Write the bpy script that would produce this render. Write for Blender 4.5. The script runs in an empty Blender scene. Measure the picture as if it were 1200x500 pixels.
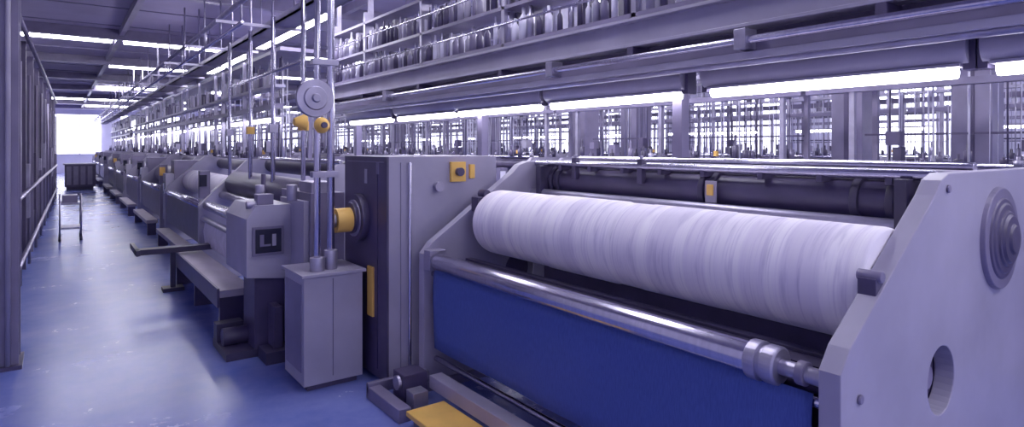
import bpy, bmesh, math, random
from mathutils import Vector, Matrix
random.seed(7)
S = bpy.context.scene
S.view_settings.view_transform = 'Standard'
S.view_settings.look = 'None'
S.view_settings.exposure = 0.1
S.view_settings.gamma = 1.10

# ------------------------------------------------------------------ materials
def mat(name, col, rough=0.5, metal=0.0, var=0.12, scale=6.0, stretch=(1,1,1), emit=0.0, bump=0.0, spec=0.5):
    m = bpy.data.materials.new(name); m.use_nodes = True
    nt = m.node_tree; b = nt.nodes['Principled BSDF']
    b.inputs['Roughness'].default_value = rough
    b.inputs['Metallic'].default_value = metal
    b.inputs['Specular IOR Level'].default_value = spec
    tc = nt.nodes.new('ShaderNodeTexCoord'); mp = nt.nodes.new('ShaderNodeMapping')
    mp.inputs['Scale'].default_value = stretch
    nz = nt.nodes.new('ShaderNodeTexNoise'); nz.inputs['Scale'].default_value = scale
    nz.inputs['Detail'].default_value = 5
    nt.links.new(tc.outputs['Object'], mp.inputs['Vector']); nt.links.new(mp.outputs[0], nz.inputs['Vector'])
    cr = nt.nodes.new('ShaderNodeValToRGB')
    cr.color_ramp.elements[0].position = 0.3; cr.color_ramp.elements[1].position = 0.7
    cr.color_ramp.elements[0].color = tuple(c*(1-var) for c in col)+(1,)
    cr.color_ramp.elements[1].color = tuple(min(1,c*(1+var)) for c in col)+(1,)
    nt.links.new(nz.outputs['Fac'], cr.inputs['Fac']); nt.links.new(cr.outputs[0], b.inputs['Base Color'])
    if bump:
        bp = nt.nodes.new('ShaderNodeBump'); bp.inputs['Strength'].default_value = bump
        bp.inputs['Distance'].default_value = 0.01
        nt.links.new(nz.outputs['Fac'], bp.inputs['Height']); nt.links.new(bp.outputs[0], b.inputs['Normal'])
    if emit:
        b.inputs['Emission Color'].default_value = col+(1,)
        b.inputs['Emission Strength'].default_value = emit
    return m

LIGHT = mat('painted_steel_light', (0.31,0.29,0.40), 0.42, 0.0, 0.12, 3)
MID   = mat('painted_steel_mid', (0.17,0.15,0.25), 0.4, 0.1, 0.16, 4)
DARK  = mat('painted_steel_dark', (0.062,0.050,0.112), 0.4, 0.1, 0.2, 5)
BLACK = mat('black_rubber', (0.037,0.030,0.072), 0.5, 0, 0.2, 5)
STEEL = mat('polished_steel', (0.55,0.53,0.66), 0.22, 1.0, 0.1, 8, (1,8,1))
BSTEEL= mat('brushed_steel', (0.36,0.34,0.46), 0.4, 0.8, 0.15, 8)
YEL   = mat('yellow_paint', (0.80,0.47,0.10), 0.5, 0, 0.1, 6)
NAVY  = mat('blue_cloth', (0.052,0.088,0.34), 0.8, 0, 0.14, 30, (1,6,1), bump=0.1)
CORD  = mat('white_yarn', (0.72,0.70,0.85), 0.7, 0, 0.1, 10)
TUBE  = mat('fluorescent_tube', (0.92,0.90,1.0), 0.5, 0, 0.0, 1, emit=15)
PANELE= mat('lamp_diffuser', (0.92,0.90,1.0), 0.5, 0, 0.0, 1, emit=24)
WINE  = mat('window_daylight', (0.82,0.82,1.0), 0.5, 0, 0.05, 1, emit=4.0)
SCREEN= mat('display_glass', (0.02,0.02,0.04), 0.15, 0, 0.1, 3)
BOARD = mat('worn_step_board', (0.38,0.34,0.43), 0.5, 0, 0.2, 5, (1,.3,1))
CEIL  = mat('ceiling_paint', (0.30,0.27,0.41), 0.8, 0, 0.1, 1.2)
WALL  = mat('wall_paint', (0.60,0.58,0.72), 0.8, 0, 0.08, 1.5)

def fabric():
    m = bpy.data.materials.new('wound_white_fabric'); m.use_nodes = True
    nt = m.node_tree; b = nt.nodes['Principled BSDF']; b.inputs['Roughness'].default_value = 0.85
    tc = nt.nodes.new('ShaderNodeTexCoord')
    def noise(st, det=4):
        mp = nt.nodes.new('ShaderNodeMapping'); mp.inputs['Scale'].default_value = st
        n = nt.nodes.new('ShaderNodeTexNoise'); n.inputs['Scale'].default_value = 1; n.inputs['Detail'].default_value = det
        nt.links.new(tc.outputs['Object'], mp.inputs['Vector']); nt.links.new(mp.outputs[0], n.inputs['Vector']); return n
    def ramp(src, stops):
        cr = nt.nodes.new('ShaderNodeValToRGB'); e=cr.color_ramp.elements
        e[0].position=stops[0][0]; e[0].color=(*stops[0][1],1); e[1].position=stops[-1][0]; e[1].color=(*stops[-1][1],1)
        for p,c in stops[1:-1]: k=e.new(p); k.color=(*c,1)
        nt.links.new(src, cr.inputs['Fac']); return cr.outputs[0]
    def mul(a,c,f=1):
        x=nt.nodes.new('ShaderNodeMix'); x.data_type='RGBA'; x.blend_type='MULTIPLY'; x.inputs[0].default_value=f
        nt.links.new(a,x.inputs[6]); nt.links.new(c,x.inputs[7]); return x.outputs[2]
    panels = noise((0.01,4.5,0.01),0)
    thin = noise((2.2,110,2.2),2)
    patch = noise((4,26,4),3)
    A = ramp(panels.outputs['Fac'], [(.40,(.84,.82,.90)),(.44,(.97,.96,.99)),(.56,(1,1,1)),(.585,(.90,.88,.94))])
    B = ramp(thin.outputs['Fac'], [(.30,(.74,.71,.82)),(.45,(.97,.96,.99)),(.60,(1,1,1))])
    C = ramp(patch.outputs['Fac'], [(.33,(.74,.72,.82)),(.44,(.98,.97,1)),(.7,(1,1,1))])
    base = nt.nodes.new('ShaderNodeRGB'); base.outputs[0].default_value=(.90,.87,.94,1)
    out = mul(mul(mul(base.outputs[0],A),B,.6),C,.7)
    nt.links.new(out, b.inputs['Base Color'])
    bp = nt.nodes.new('ShaderNodeBump'); bp.inputs['Strength'].default_value=0.08; bp.inputs['Distance'].default_value=0.002
    nt.links.new(thin.outputs['Fac'], bp.inputs['Height']); nt.links.new(bp.outputs[0], b.inputs['Normal'])
    return m
FAB = fabric()

def floor_mat():
    m = bpy.data.materials.new('blue_epoxy_floor'); m.use_nodes = True
    nt = m.node_tree; b = nt.nodes['Principled BSDF']
    tc = nt.nodes.new('ShaderNodeTexCoord')
    n = nt.nodes.new('ShaderNodeTexNoise'); n.inputs['Scale'].default_value=1.4; n.inputs['Detail'].default_value=10; n.inputs['Roughness'].default_value=0.7
    nt.links.new(tc.outputs['Object'], n.inputs['Vector'])
    cr = nt.nodes.new('ShaderNodeValToRGB'); e=cr.color_ramp.elements
    e[0].position=.32; e[0].color=(0.085,0.125,0.43,1); e[1].position=.68; e[1].color=(0.185,0.215,0.54,1)
    nt.links.new(n.outputs['Fac'], cr.inputs['Fac']); nt.links.new(cr.outputs[0], b.inputs['Base Color'])
    mr = nt.nodes.new('ShaderNodeMapRange'); mr.inputs['To Min'].default_value=.20; mr.inputs['To Max'].default_value=.32
    nt.links.new(n.outputs['Fac'], mr.inputs['Value']); nt.links.new(mr.outputs[0], b.inputs['Roughness'])
    b.inputs['Specular IOR Level'].default_value = 0.85
    return m
FLOOR = floor_mat()

# ------------------------------------------------------------------ mesh builder
class M:
    def __init__(s): s.bm = bmesh.new(); s.mats = []
    def mi(s, m):
        if m not in s.mats: s.mats.append(m)
        return s.mats.index(m)
    def box(s, x0,x1,y0,y1,z0,z1, m):
        i = s.mi(m); v=[s.bm.verts.new(p) for p in [(x0,y0,z0),(x1,y0,z0),(x1,y1,z0),(x0,y1,z0),(x0,y0,z1),(x1,y0,z1),(x1,y1,z1),(x0,y1,z1)]]
        for f in [(0,3,2,1),(4,5,6,7),(0,1,5,4),(1,2,6,5),(2,3,7,6),(3,0,4,7)]:
            s.bm.faces.new([v[k] for k in f]).material_index=i
    def cyl(s, p0, p1, r, m, seg=20, r2=None):
        s.lathe(p0, p1, [(0,r),(1,r if r2 is None else r2)], m, seg)
    def lathe(s, p0, p1, prof, m, seg=24, smooth=True):
        i=s.mi(m); p0=Vector(p0); p1=Vector(p1); d=p1-p0; ax=d.normalized()
        u = ax.orthogonal().normalized(); w = ax.cross(u)
        rings=[]
        for t,r in prof:
            c=p0+d*t
            rings.append([s.bm.verts.new(c+u*(r*math.cos(2*math.pi*k/seg))+w*(r*math.sin(2*math.pi*k/seg))) for k in range(seg)])
        for a,b in zip(rings,rings[1:]):
            for k in range(seg):
                f=s.bm.faces.new([a[k],a[(k+1)%seg],b[(k+1)%seg],b[k]]); f.material_index=i; f.smooth=smooth
        for rg,rev in ((rings[0],True),(rings[-1],False)):
            f=s.bm.faces.new(rg[::-1] if rev else rg); f.material_index=i
    def plate(s, poly, y0, y1, m, holes=()):
        """outline in XZ extruded along Y, optional round holes (x,z,r)"""
        i=s.mi(m); tmp=bmesh.new(); edges=[]
        def loop(pts):
            vs=[tmp.verts.new((x,y0,z)) for x,z in pts]
            for a in range(len(vs)): edges.append(tmp.edges.new((vs[a],vs[(a+1)%len(vs)])))
        loop(poly)
        for hx,hz,hr in holes:
            loop([(hx+hr*math.cos(2*math.pi*k/32),hz+hr*math.sin(2*math.pi*k/32)) for k in range(32)])
        bmesh.ops.triangle_fill(tmp, use_beauty=True, use_dissolve=False, edges=edges)
        r=bmesh.ops.extrude_face_region(tmp, geom=tmp.faces[:])
        bmesh.ops.translate(tmp, vec=(0,y1-y0,0), verts=[g for g in r['geom'] if isinstance(g,bmesh.types.BMVert)])
        bmesh.ops.recalc_face_normals(tmp, faces=tmp.faces[:])
        me=bpy.data.meshes.new('t'); tmp.to_mesh(me); tmp.free()
        n=len(s.bm.faces); s.bm.from_mesh(me); bpy.data.meshes.remove(me)
        s.bm.faces.ensure_lookup_table()
        for f in s.bm.faces[n:]: f.material_index=i
    def quadstrip(s, pts, y0, y1, m, ny=20, wav=0.0):
        i=s.mi(m); g=[]
        for j in range(ny+1):
            y=y0+(y1-y0)*j/ny
            g.append([s.bm.verts.new((x+wav*math.sin(y*7+z*2)*min(1,k/3),y,z)) for k,(x,z) in enumerate(pts)])
        for j in range(ny):
            for k in range(len(pts)-1):
                f=s.bm.faces.new([g[j][k],g[j+1][k],g[j+1][k+1],g[j][k+1]]); f.material_index=i; f.smooth=True
    def done(s, name, parent=None, bevel=0.0, loc=(0,0,0)):
        me=bpy.data.meshes.new(name); s.bm.to_mesh(me); s.bm.free()
        for m in s.mats: me.materials.append(m)
        o=bpy.data.objects.new(name, me); S.collection.objects.link(o); o.location=loc
        if parent: o.parent=parent
        if bevel:
            b=o.modifiers.new('bevel','BEVEL'); b.width=bevel; b.segments=2; b.limit_method='ANGLE'; b.angle_limit=math.radians(50)
        return o
def empty(name, loc=(0,0,0)):
    o=bpy.data.objects.new(name,None); S.collection.objects.link(o); o.location=loc; o.empty_display_size=.1; return o
def copy(o, loc):
    c=o.copy(); c.location=loc; S.collection.objects.link(c); return c

# ------------------------------------------------------------------ room shell
XL,XR,YN,YF,ZC=-1.7,19.0,-3.0,48.0,4.2
b=M(); b.box(XL,XR,YN,YF,-.1,0,FLOOR); b.done('floor')
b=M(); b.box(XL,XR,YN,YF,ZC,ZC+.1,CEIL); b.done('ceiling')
b=M(); b.box(XL-.15,XL,YN,YF,0,ZC,WALL); b.done('wall_left')
b=M(); b.box(XR,XR+.15,YN,YF,0,ZC,WALL); b.done('wall_right')
b=M(); b.box(XL-.15,XR+.15,YF,YF+.15,0,ZC,WALL); b.done('wall_back')
n=1
for y in range(0,46,5):
    b=M()
    b.box(XR-.03,XR,y+.6,y+4.4,1.3,3.4,WINE)
    for yy in (.55,1.8,3.1,4.35): b.box(XR-.07,XR,y+yy,y+yy+.08,1.25,3.45,LIGHT)
    for zz in (1.25,2.3,3.4): b.box(XR-.06,XR,y+.55,y+4.4,zz,zz+.06,LIGHT)
    b.done('window_%d'%n); n+=1
for x in (-1.4,3.2,7.2,11.2,15.2):  # glowing panes added to brighten the far wall, no known windows here
    b=M(); b.box(x,x+3.6,YF-.03,YF,1.2,3.7,WINE)
    for xx in (0,1.2,2.4,3.55): b.box(x+xx,x+xx+.05,YF-.07,YF,1.15,3.75,WALL)
    b.box(x,x+3.6,YF-.06,YF,1.15,1.22,WALL); b.box(x,x+3.6,YF-.06,YF,3.7,3.76,WALL)
    b.done('window_%d'%n); n+=1
b=M()
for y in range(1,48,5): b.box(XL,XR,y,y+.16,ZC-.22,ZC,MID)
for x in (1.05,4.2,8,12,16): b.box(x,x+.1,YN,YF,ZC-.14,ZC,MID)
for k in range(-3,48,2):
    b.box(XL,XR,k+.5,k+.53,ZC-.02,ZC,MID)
b.done('ceiling_beam_grid')

# ceiling lamps
lm=M(); lm.box(0,2.5,0,.40,.07,.12,LIGHT); lm.box(.03,2.47,.03,.37,0,.07,PANELE)
base=lm.done('ceiling_lamp', loc=(1.2,17,ZC-.12))
for y in (-1.5,3.3,7.2,11.5,17.0,22.3,30.5,38.5,44.5):  # rows nearest the camera are unseen, added to brighten the foreground loom
    for x in (-1.48,1.2,5.2,9.0,13.0):
        if (x,y) in ((1.2,17.0),(1.2,11.5)): continue
        if x==-1.48 and y not in (17.0,38.5): continue
        copy(base,(x,y,ZC-.12))

# ------------------------------------------------------------------ main loom (foreground)
loom=empty('weaving_loom')
poly=[(1.93,0.05),(2.45,.05),(2.6,.25),(3.6,.25),(3.75,.05),(4.3,.05),(4.3,1.2),(4.1,1.5),(2.80,1.5),(2.72,1.475),(2.66,1.42),(1.99,.97),(1.93,.90)]
b=M()
for y0,y1 in ((.92,.99),(3.60,3.67)):
    b.plate(poly,y0,y1,LIGHT,holes=[(2.72,.71,.13)])
    b.box(1.93,2.5,y0-.03,y1+.03,0,.06,MID); b.box(3.72,4.3,y0-.03,y1+.03,0,.06,MID)
b.lathe((2.72,.995,.71),(2.72,1.05,.71),[(0,.135),(1,.135)],DARK,32)
b.lathe((2.74,.97,.70),(2.74,1.0,.70),[(0,.045),(1,.055)],MID,20)
b.lathe((2.72,3.67,.71),(2.72,3.69,.71),[(0,.15),(1,.14)],DARK,32)
# big flange on near frame
prof=[(0,.035),(.02,.06),(.18,.065),(.2,.10),(.34,.108),(.36,.12),(.48,.122),(.5,.15),(.6,.155),(.62,.175),(.72,.178),(.74,.20),(.92,.208),(1,.208)]
b.lathe((3.36,.85,1.20),(3.36,.92,1.20),prof,DARK,48,smooth=False)
b.lathe((3.36,.90,1.20),(3.36,.925,1.20),[(0,.222),(1,.228)],MID,48,False)
for x,z in ((2.78,1.44),(2.05,.2),(2.05,.8),(3.1,.4),(3.9,1.38),(2.45,.5)):
    b.cyl((x,.91,z),(x,.92,z),.016,MID,12)
b.done('side_frames',loom,bevel=.010)

b=M()
b.box(2.36,2.54,3.54,3.6,.98,1.22,BSTEEL)
b.cyl((2.38,3.52,1.28),(2.38,3.6,1.28),.03,DARK,16)
b.box(2.30,2.42,3.52,3.6,1.16,1.26,DARK)
b.box(2.19,2.25,.93,.99,1.09,1.16,DARK); b.cyl((2.22,.92,1.165),(2.22,1.0,1.165),.02,MID,16)
b.cyl((2.45,.99,1.09),(2.45,3.6,1.09),.035,STEEL)
b.cyl((1.98,1.2,.855),(1.98,3.5,.855),.054,STEEL,32)
b.lathe((1.98,1.14,.855),(1.98,1.25,.855),[(0,.058),(.05,.066),(.45,.066),(.46,.058),(.6,.058),(.61,.069),(1,.069)],BSTEEL,32,False)
b.cyl((1.98,.99,.855),(1.98,1.16,.855),.028,BSTEEL)
b.cyl((1.98,1.05,.855),(1.98,1.08,.855),.04,MID)
b.cyl((1.98,3.5,.855),(1.98,3.6,.855),.028,STEEL)
b.box(1.93,2.05,3.52,3.6,.80,.93,BSTEEL)
b.cyl((2.0,.99,.765),(2.0,3.6,.765),.018,STEEL)
b.cyl((2.06,.99,.80),(2.06,3.6,.80),.03,DARK)
b.done('breast_rollers',loom,bevel=.003)

b=M()
b.quadstrip([(2.06,.86),(2.2,.84),(2.35,.80)],1.0,3.6,BLACK,2)
b.box(2.25,2.30,.99,3.6,.35,.84,BLACK)
b.box(2.95,3.0,.99,3.6,.25,1.2,DARK)
b.cyl((2.98,.99,1.36),(2.98,3.6,1.36),.095,DARK,32)
for y in (1.15,1.3,2.05,2.12,3.35,3.42):
    b.cyl((2.98,y,1.36),(2.98,y+.035,1.36),.112,BLACK,32)
b.cyl((2.84,.99,1.27),(2.84,3.6,1.27),.03,BSTEEL,16)
b.cyl((2.78,.99,1.22),(2.78,3.6,1.22),.02,DARK,16)
b.box(2.90,3.4,.99,3.6,1.16,1.2,DARK)
b.box(3.3,3.36,.99,3.6,.9,1.45,DARK)
b.cyl((2.88,.99,1.485),(2.88,3.6,1.485),.022,STEEL,16)
b.box(2.94,2.99,.99,3.6,1.465,1.49,MID)
b.box(3.05,3.25,.99,3.6,1.48,1.50,MID)
b.cyl((3.32,.99,1.51),(3.32,3.6,1.51),.025,STEEL,16)
for y in (1.15,1.45,1.75,2.1,2.4,2.7,3.0,3.3):
    b.box(2.86,3.3,y,y+.03,1.44,1.475,DARK)
for y in (2.55,3.15):
    b.box(2.86,2.90,y,y+.04,1.38,1.53,DARK); b.cyl((2.88,y+.02,1.53),(2.88,y+.02,1.55),.012,BSTEEL,10)
b.box(2.855,2.865,2.02,2.09,1.30,1.42,LIGHT); b.box(2.845,2.856,2.035,2.075,1.34,1.40,YEL)
for y in (1.07,3.46): b.box(2.80,2.98,y,y+.05,1.24,1.47,BLACK)
b.done('rear_beam_and_harness',loom,bevel=.003)

# fabric roll
b=M()
prof=[(0,.208),(.003,.215),(.010,.218),(.258,.218),(.262,.2200),(.44,.2200),(.444,.217),(.518,.217),(.522,.2215),(.73,.2215),(.734,.217),(.985,.217),(.994,.213),(1,.205)]
b.lathe((2.45,.995,1.09),(2.45,3.50,1.09),prof,FAB,72)
b.done('fabric_roll',loom)

b=M(); b.quadstrip([(1.975,.80),(1.965,.76),(1.96,.68),(1.96,.58),(1.965,.48),(1.97,.38),(1.975,.29)],1.03,3.54,NAVY,60,.006)
c=b.done('blue_cloth_sheet',loom); sm=c.modifiers.new('solid','SOLIDIFY'); sm.thickness=.004

b=M()
b.box(1.86,1.95,.99,3.4,.10,.18,LIGHT)
b.cyl((2.28,.99,.22),(2.28,3.6,.22),.11,FAB,40)
b.cyl((2.02,.99,.20),(2.02,3.6,.20),.018,STEEL,16)
b.box(1.6,1.85,2.3,3.2,.06,.09,YEL); b.box(1.62,1.83,2.35,3.15,0,.06,DARK)
b.box(1.58,2.45,3.68,3.72,.03,.10,MID); b.box(1.58,1.66,3.25,3.72,0,.08,MID)
b.box(1.70,1.86,3.42,3.58,0.02,.20,DARK); b.cyl((1.68,3.50,.14),(1.9,3.50,.14),.045,BSTEEL)
b.box(1.7,1.8,3.3,3.4,0,.13,BSTEEL)
b.done('take_up_base',loom,bevel=.004)

# electrical cabinet at the loom's far end
b=M()
b.box(1.755,2.62,3.76,4.5,.04,1.54,LIGHT)
b.box(1.74,1.756,3.76,4.5,.04,1.54,DARK)
b.box(1.80,2.55,3.80,4.45,0,.04,BLACK)
b.box(1.726,1.741,3.96,4.05,.44,.78,YEL)
b.box(1.735,1.741,3.90,3.904,.1,1.5,BLACK)
b.box(1.735,1.741,3.80,4.45,1.50,1.505,MID)
b.cyl((1.74,4.20,1.10),(1.69,4.20,1.10),.17,DARK,32); b.cyl((1.69,4.20,1.10),(1.68,4.20,1.10),.13,BSTEEL,32); b.cyl((1.68,4.20,1.10),(1.66,4.20,1.10),.11,DARK,32)
b.cyl((1.68,4.20,1.09),(1.55,4.20,1.09),.085,YEL,32); b.cyl((1.55,4.20,1.09),(1.53,4.20,1.09),.05,BSTEEL,24)
b.box(2.22,2.34,3.735,3.76,1.36,1.50,YEL); b.cyl((2.28,3.735,1.43),(2.28,3.70,1.43),.03,DARK); b.box(2.38,2.42,3.74,3.76,1.38,1.48,YEL)
b.cyl((2.12,3.76,1.33),(2.12,3.72,1.33),.035,BSTEEL)
b.box(1.84,1.842,3.755,3.76,.1,1.5,MID)
b.cyl((1.90,3.74,.1),(1.90,3.74,1.5),.012,STEEL)
b.box(1.736,1.741,4.08,4.12,1.35,1.45,LIGHT); b.box(1.736,1.741,3.88,3.92,1.42,1.50,MID)
b.done('electrical_cabinet',bevel=.006)

# small pedestal cabinet with service mast and disc
b=M()
b.box(1.28,1.68,4.02,4.44,.04,.75,LIGHT); b.box(1.31,1.65,4.05,4.41,0,.04,DARK)
b.box(1.26,1.70,4.00,4.46,.75,.77,LIGHT); b.box(1.274,1.281,4.07,4.40,.12,.70,MID)
b.box(1.47,1.474,4.012,4.02,.08,.73,MID)
b.cyl((1.40,4.12,.77),(1.40,4.12,2.9),.022,STEEL); b.cyl((1.50,4.14,.77),(1.50,4.14,ZC),.026,STEEL)
b.cyl((1.40,4.12,.77),(1.40,4.12,.86),.05,BSTEEL); b.cyl((1.50,4.14,.77),(1.50,4.14,.9),.045,BSTEEL)
b.lathe((1.37,4.03,1.93),(1.37,4.09,1.93),[(0,.025),(.3,.03),(.31,.075),(.5,.08),(.51,.125),(.9,.13),(1,.12)],BSTEEL,32,False)
b.lathe((1.41,4.02,1.75),(1.41,4.06,1.75),[(0,.03),(1,.055)],YEL,20); b.cyl((1.41,4.0,1.75),(1.41,4.1,1.75),.02,DARK)
b.box(1.36,1.54,4.09,4.15,2.16,2.2,BSTEEL); b.box(1.36,1.54,4.09,4.15,1.40,1.44,BSTEEL)
b.done('control_pedestal',bevel=.004)

# ------------------------------------------------------------------ second machine
b=M()
b.plate([(1.13,.62),(1.46,.58),(1.46,1.16),(1.20,1.16),(1.13,1.06)],4.9,5.6,LIGHT)
b.box(1.17,1.40,4.885,4.9,.78,1.00,MID); b.box(1.19,1.38,4.878,4.886,.80,.98,SCREEN)
b.box(1.22,1.25,4.874,4.879,.85,.94,MID); b.box(1.25,1.30,4.874,4.879,.85,.865,MID); b.box(1.31,1.34,4.874,4.879,.85,.94,LIGHT)
b.box(1.2,1.42,4.95,5.3,.06,.6,DARK)
b.box(1.0,1.32,4.95,5.45,0,.06,BLACK); b.cyl((1.02,5.2,.12),(1.22,5.2,.12),.07,DARK); b.box(1.0,1.2,5.30,5.42,.06,.2,BLACK)
b.box(1.22,1.42,4.70,4.93,0,.09,BLACK); b.box(1.30,1.36,4.78,4.96,.09,.4,DARK)
b.cyl((1.15,5.0,1.16),(1.15+.1,5.0,1.16),.03,BSTEEL)
b.box(1.22,1.34,4.95,5.05,1.16,1.24,MID); b.cyl((1.3,5.2,1.16),(1.3,5.2,1.30),.035,BSTEEL); b.cyl((1.38,5.4,1.16),(1.38,5.4,1.38),.02,DARK)
b.box(1.5,1.76,4.56,5.3,.0,1.26,MID); b.box(1.46,1.5,4.6,5.2,.6,1.2,LIGHT)
b.cyl((1.42,4.75,1.2),(1.42,4.75,1.32),.04,BSTEEL)
b.box(1.52,1.70,4.6,4.9,1.26,1.34,BSTEEL)
b.box(1.08,1.34,5.6,8.3,.34,.40,BOARD); b.box(1.06,1.08,5.6,8.3,.26,.42,DARK); b.box(1.36,1.42,5.3,8.3,.1,.3,DARK)
for y in (5.7,6.9,8.1):
    b.box(1.1,1.34,y,y+.06,0,.34,DARK)
b.plate([(1.35,0),(2.6,0),(2.6,1.45),(1.9,1.45),(1.35,.9)],8.2,8.27,LIGHT)
b.plate([(1.5,0),(2.6,0),(2.6,1.45),(2.0,1.45),(1.5,1.1)],5.32,5.39,LIGHT)
b.cyl((1.45,5.4,.90),(1.45,8.2,.90),.06,STEEL,24); b.cyl((1.40,5.4,.74),(1.40,8.2,.74),.03,BSTEEL)
b.cyl((1.80,5.4,1.15),(1.80,8.2,1.15),.16,DARK,32); b.cyl((1.62,5.4,1.02),(1.62,8.2,1.02),.05,STEEL,20)
b.cyl((2.2,5.4,1.38),(2.2,8.2,1.38),.09,BLACK,24); b.cyl((2.05,5.4,1.47),(2.05,8.2,1.47),.02,STEEL)
b.box(1.5,1.55,5.4,8.2,.45,.7,MID); b.quadstrip([(1.4,.72),(1.38,.6),(1.40,.45)],5.5,8.1,CORD,10)
b.box(.66,1.42,7.75,7.90,.43,.49,BLACK); b.box(1.0,1.05,7.8,7.85,0,.43,BLACK); b.box(.92,1.13,7.74,7.92,0,.04,BLACK)
b.box(.66,.70,7.7,8.4,.43,.49,BLACK)
for y in (5.36,6.3,7.2,8.22):
    b.cyl((1.7,y,1.2),(1.7,y,2.9),.02,STEEL,12)
    b.box(1.66,1.74,y-.03,y+.03,1.75,1.83,YEL if y in (5.36,7.2) else BSTEEL)
b.cyl((1.7,5.36,2.35),(1.7,8.22,2.35),.018,STEEL,12)
b.lathe((1.60,5.3,1.82),(1.70,5.3,1.82),[(0,.03),(1,.075)],YEL,16)
b.done('winding_machine',bevel=.004)

# ------------------------------------------------------------------ generic loom for rows
def loom_unit(seed, rollmat, tube=True):
    r=random.Random(seed); b=M(); L=3.3
    fr=[(0,.0),(1.5,0),(1.5,1.45),(.62,1.45),(.05,.95),(0,.88)]
    for y in (0,L-.07): b.plate(fr,y,y+.07,LIGHT,holes=[(.75,.6,.12)])
    b.cyl((.45,.1,1.02),(.45,L-.1,1.02),.19,rollmat,28)
    b.cyl((.06,.07,.84),(.06,L-.07,.84),.05,STEEL,16)
    b.cyl((.9,.07,1.32),(.9,L-.07,1.32),.09,DARK,16)
    b.cyl((.8,.07,1.45),(.8,L-.07,1.45),.02,STEEL,8)
    b.box(.3,.34,.07,L-.07,.2,.78,DARK); b.box(-.18,.0,.3,L-.5,.22,.28,BOARD)
    for y in (.35,L-.6): b.box(-.16,-.02,y,y+.05,0,.22,DARK)
    b.quadstrip([(.03,.8),(.0,.6),(.02,.35)],.2,L-.2,r.choice([DARK,CORD,MID]),6)
    b.box(.15,.7,L,L+.42,.0,1.38,MID); b.box(.02,.15,L+.03,L+.35,.35,1.15,LIGHT); b.box(.01,.02,L+.08,L+.3,.8,1.0,SCREEN)
    b.box(.0,.12,-.02,.1,.95,1.3,MID); b.box(-.01,.08,-.03,-.02,1.1,1.25,r.choice([YEL,CORD,SCREEN]))
    for y in (.0,L/2,L-.07):
        b.box(.9,.95,y,y+.05,1.45,2.95,BSTEEL); b.box(1.4,1.45,y,y+.05,1.45,2.5,MID)
    b.box(.88,1.0,-.2,L+.4,2.14,2.20,MID); b.box(.86,1.02,-.2,L+.4,2.42,2.46,LIGHT); b.box(1.35,1.5,-.2,L+.4,2.32,2.4,MID)
    b.box(.95,1.45,-.2,L+.4,2.92,2.97,MID)
    if tube:
        b.box(.98,1.10,.15,L-.15,2.03,2.06,LIGHT); b.cyl((1.04,.2,2.00),(1.04,L-.2,2.00),.025,TUBE,8)
    for k in range(44):
        y=.15+k*(L-.3)/44+r.uniform(-.03,.03); x=r.choice([1.1,1.2,1.3])
        b.cyl((x,y,1.46),(x+r.uniform(-.03,.03),y,r.choice([2.3,2.9])),r.choice([.004,.005,.009]),r.choice([CORD,DARK,BSTEEL,CORD]),4)
    for k in range(24):
        y=.1+k*(L-.2)/24+r.uniform(-.05,.05); z=1.45
        x=r.choice([.75,1.15,1.45])
        b.lathe((x,y,z),(x,y,z+r.uniform(.06,.30)),[(0,.03),(.6,.035),(.62,.012),(1,.012)],r.choice([DARK,BSTEEL,MID,DARK,BLACK]),8)
    for k in range(12):
        y=.1+k*(L-.2)/12; b.box(.88,.96,y,y+r.uniform(.05,.12),2.46,2.46+r.uniform(.15,.3),r.choice([LIGHT,BSTEEL,DARK]))
    b.box(1.28,1.32,.0,L,1.72,1.74,DARK)
    for k in range(5):
        y=r.uniform(.2,L-.3); z=r.uniform(1.48,1.7); w=r.uniform(.04,.16); b.box(1.0,1.1,y,y+w,z-.05,z+r.uniform(.03,.12),r.choice([DARK,MID,BLACK,DARK,LIGHT]))
    b.box(1.0,1.04,.9,.94,1.5,1.56,YEL)
    return b
proto=[loom_unit(1,FAB).done('weaving_loom.100',loc=(1.45,8.75,0)),
       loom_unit(2,DARK).done('weaving_loom.101',loc=(1.45,12.65,0)),
       loom_unit(3,MID).done('weaving_loom.102',loc=(1.45,16.55,0))]
k=0
for y in range(5):
    copy(proto[k%3],(1.45,20.45+3.9*y+ (1.8 if y>1 else 0),0)); k+=1
dim=[loom_unit(4,DARK,False).done('weaving_loom.103',loc=(5.3,-.4,0)),
     loom_unit(5,FAB,False).done('weaving_loom.104',loc=(5.3,3.55,0))]
for xi,x in enumerate((5.3,9.6,13.6)):
    for j in range(9):
        if x==5.3 and j<2: continue
        copy(proto[(k+j)%3] if x>12 else dim[(j+xi)%2],(x,-.4+3.95*j+xi*.7,0))
    k+=1

# ------------------------------------------------------------------ gantry over the foreground loom
Y0,Y1=-.6,8.55
gantry=empty('overhead_gantry')
b=M()
def ibeam(x,z0,z1,w,m):
    b.box(x-w/2,x+w/2,Y0,Y1,z0,z0+.02,m); b.box(x-w/2,x+w/2,Y0,Y1,z1-.02,z1,m); b.box(x-.012,x+.012,Y0,Y1,z0,z1,m)
ibeam(3.12,2.27,2.46,.14,LIGHT)
b.box(3.22,3.3,Y0,Y1,2.24,2.30,DARK)
b.box(3.04,3.20,Y0,Y1,2.11,2.19,MID); b.box(3.0,3.03,Y0,Y1,2.08,2.12,LIGHT)
b.cyl((2.98,Y0,2.18),(2.98,Y1,2.18),.022,STEEL,12)
b.cyl((3.06,Y0,2.075),(3.06,Y1,2.075),.022,BSTEEL,12)
b.box(3.5,3.6,Y0,Y1,2.12,2.25,DARK); b.box(3.22,3.5,Y0,Y1,2.235,2.24,BLACK)
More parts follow.
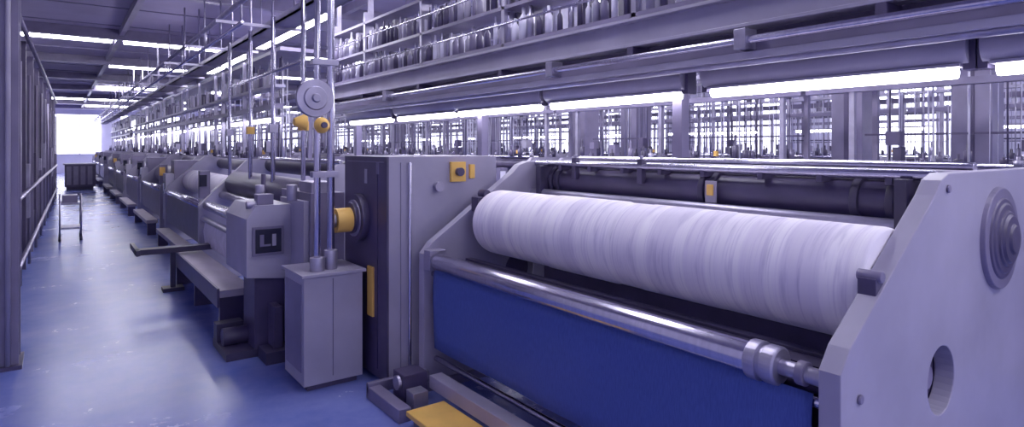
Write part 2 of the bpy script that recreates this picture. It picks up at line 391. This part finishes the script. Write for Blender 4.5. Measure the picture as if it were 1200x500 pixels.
for y in (-.45,1.0,2.55,4.0,5.4,6.9):
    L=1.4
    b.cyl((3.30,y,2.05),(3.30,y+L,2.05),.078,LIGHT,28)
    b.box(3.25,3.35,y+.03,y+L-.03,1.965,1.98,LIGHT); b.cyl((3.29,y+.05,1.945),(3.29,y+L-.05,1.945),.032,TUBE,12)
    b.box(3.27,3.36,y-.025,y+.025,1.95,2.10,DARK); b.box(3.27,3.36,y+L-.02,y+L+.02,1.95,2.10,DARK)
    b.box(3.28,3.31,y+.6,y+.65,2.08,2.24,MID)
b.box(3.1,3.55,-.5,-.44,2.19,2.27,MID)
for y in (-.3,1.25,2.8,4.3,5.8,7.3,8.4):
    b.box(3.05,3.55,y,y+.05,2.19,2.27,DARK)
    b.box(3.14,3.20,y+.0,y+.05,2.46,ZC,BSTEEL)
for y in (2.66,5.1,8.3):
    b.box(3.38,3.46,y,y+.08,0,2.2,MID); b.box(3.3,3.5,y-.01,y+.09,2.13,2.16,DARK)
for y in (1.9,3.5,6.4): b.box(2.94,3.05,y,y+.07,2.13,2.24,BSTEEL)
b.done('gantry_frame',gantry,bevel=.003)

b=M()
for z in (2.50,2.82,3.18): b.box(3.08,3.34,Y0,Y1,z-.03,z,MID)
for z in (2.66,2.98): b.cyl((3.07,Y0,z),(3.07,Y1,z),.010,STEEL,8)
y=Y0+.03
while y<Y1-.05:
    for z0,z1 in ((2.50,2.79),(2.82,3.15)):
        w=random.uniform(.022,.05); h=random.uniform(.6,.95)*(z1-z0)
        m=random.choice([LIGHT,CORD,BSTEEL,DARK,DARK,MID])
        b.lathe((3.13,y+w,z0),(3.13,y+w,z0+h),[(0,w*.8),(.65,w*.8),(.8,w*.3),(1,w*.3)],m,10)
        if random.random()<.5: b.box(3.2,3.3,y,y+.07,z0,z0+h,random.choice([LIGHT,CORD,DARK,DARK]))
    y+=random.uniform(.085,.13)
for y in (-.3,1.25,2.8,4.3,5.8,7.3,8.4): b.box(3.08,3.14,y,y+.04,2.46,3.3,BSTEEL)
b.done('bobbin_rack',gantry)

# ------------------------------------------------------------------ service tray over the row, hung lamp
b=M()
b.box(1.86,2.12,4.7,42,2.93,2.95,MID); b.box(1.86,1.88,4.7,42,2.93,3.0,BSTEEL); b.box(2.10,2.12,4.7,42,2.93,3.0,BSTEEL)
b.cyl((1.55,4.7,3.15),(1.55,42,3.15),.03,BSTEEL,12); b.cyl((1.35,6,2.75),(1.35,42,2.75),.018,STEEL,8)
for k in range(19):
    y=5.0+k*1.95
    b.cyl((1.87,y,2.95),(1.87,y,ZC),.012,BSTEEL,8); b.cyl((2.11,y,2.95),(2.11,y,ZC),.012,BSTEEL,8)
    b.box(1.3,2.2,y-.02,y+.02,2.9,2.93,BSTEEL); b.cyl((1.55,y,2.93),(1.55,y,3.15),.01,BSTEEL,8); b.cyl((1.35,y,2.75),(1.35,y,2.93),.01,BSTEEL,6)
b.done('cable_tray')
b=M()
b.box(2.46,2.74,7.6,10.6,3.29,3.33,LIGHT); b.box(2.48,2.72,7.63,10.57,3.22,3.29,PANELE)
for y in (8.2,10.3): b.cyl((2.6,y,3.33),(2.6,y,ZC),.008,BSTEEL,6)
hl=b.done('hanging_lamp'); copy(hl,(0,4.2,0)); copy(hl,(2.1,-2.2,.1)); copy(hl,(2.1,1.2,.1)); copy(hl,(2.1,-5.6,.1))

b=M(); b.box(-.19,.19,-.19,.19,0,ZC,MID); b.box(-.215,.215,-.215,.215,0,.12,DARK); b.box(-.2,-.19,-.03,.03,.12,ZC,DARK)
pl=b.done('pillar',loc=(8.2,2.43,0),bevel=.01)
for y in (3.75,7.45,8.75,12.0,17,23,30): copy(pl,(8.2,y-.0,0))

# ------------------------------------------------------------------ left side of the aisle
b=M()
b.box(-.50,-.24,5.72,5.75,0,ZC,MID); b.box(-.50,-.24,5.98,6.01,0,ZC,MID); b.box(-.385,-.355,5.75,5.98,0,ZC,MID)
b.box(-.56,-.22,5.68,6.05,0,.03,DARK); b.cyl((-.30,5.70,0.03),(-.30,5.70,ZC),.016,LIGHT,10)
b.done('steel_column')
b=M()
y=6.9
while y<24:
    x=-.42+ (y-6.9)*.018
    b.box(x-.1,x,y,y+.1,0,3.0,random.choice([MID,DARK,DARK]))
    b.box(x-.55,x-.05,y+.12,y+1.6,.15,random.uniform(2.3,2.9),random.choice([DARK,MID,DARK]))
    b.box(x-.05,x+.03,y+.3,y+.5,random.uniform(.6,1.2),random.uniform(1.3,1.7),random.choice([BSTEEL,DARK,MID]))
    b.cyl((x+.02,y+.5,0),(x+.02,y+.5,2.6),.018,MID,8)
    b.box(x-.5,x-.05,y+.2,y+1.3,0,.15,BLACK)
    y+=1.7
for z,m in ((.32,BSTEEL),(1.05,BSTEEL),(3.0,MID)):
    b.cyl((-.38,6.9,z),(-.08,24,z),.028,m,10)
b.done('spinning_frame')
b=M()
for x in (.0,.3):
    for y in (13,13.5): b.cyl((x,y,.08),(x,y,.78),.014,BSTEEL,8); b.cyl((x-.02,y,.04),(x+.02,y,.04),.04,BLACK,12)
b.box(0,.3,13,13.5,.2,.23,BSTEEL); b.box(0,.3,13,13.5,.62,.65,BSTEEL); b.box(.03,.25,13.05,13.4,.65,.78,MID)
b.done('hand_cart')
b=M()
b.box(.15,1.12,28.5,29.6,.12,.95,DARK); b.box(.1,1.17,28.45,29.65,.95,1.0,MID); b.box(.2,1.05,28.6,29.5,0,.12,BLACK)
for k in range(4): b.box(.2+k*.22,.35+k*.22,28.48,28.5,.2,.9,MID)
b.done('yarn_bin')

# ------------------------------------------------------------------ world + camera
w=bpy.data.worlds.new('World'); S.world=w; w.use_nodes=True
bg=w.node_tree.nodes['Background']; bg.inputs[0].default_value=(0.54,0.52,0.88,1); bg.inputs[1].default_value=0.9
cd=bpy.data.cameras.new('camera'); cam=bpy.data.objects.new('camera',cd); S.collection.objects.link(cam)
cd.sensor_width=36; cd.lens=21.6; cd.shift_y=-77/1200; cd.clip_start=.05
cam.location=(0,0,1.6); cam.rotation_euler=(math.radians(90),0,-math.atan(530/720))
S.camera=cam
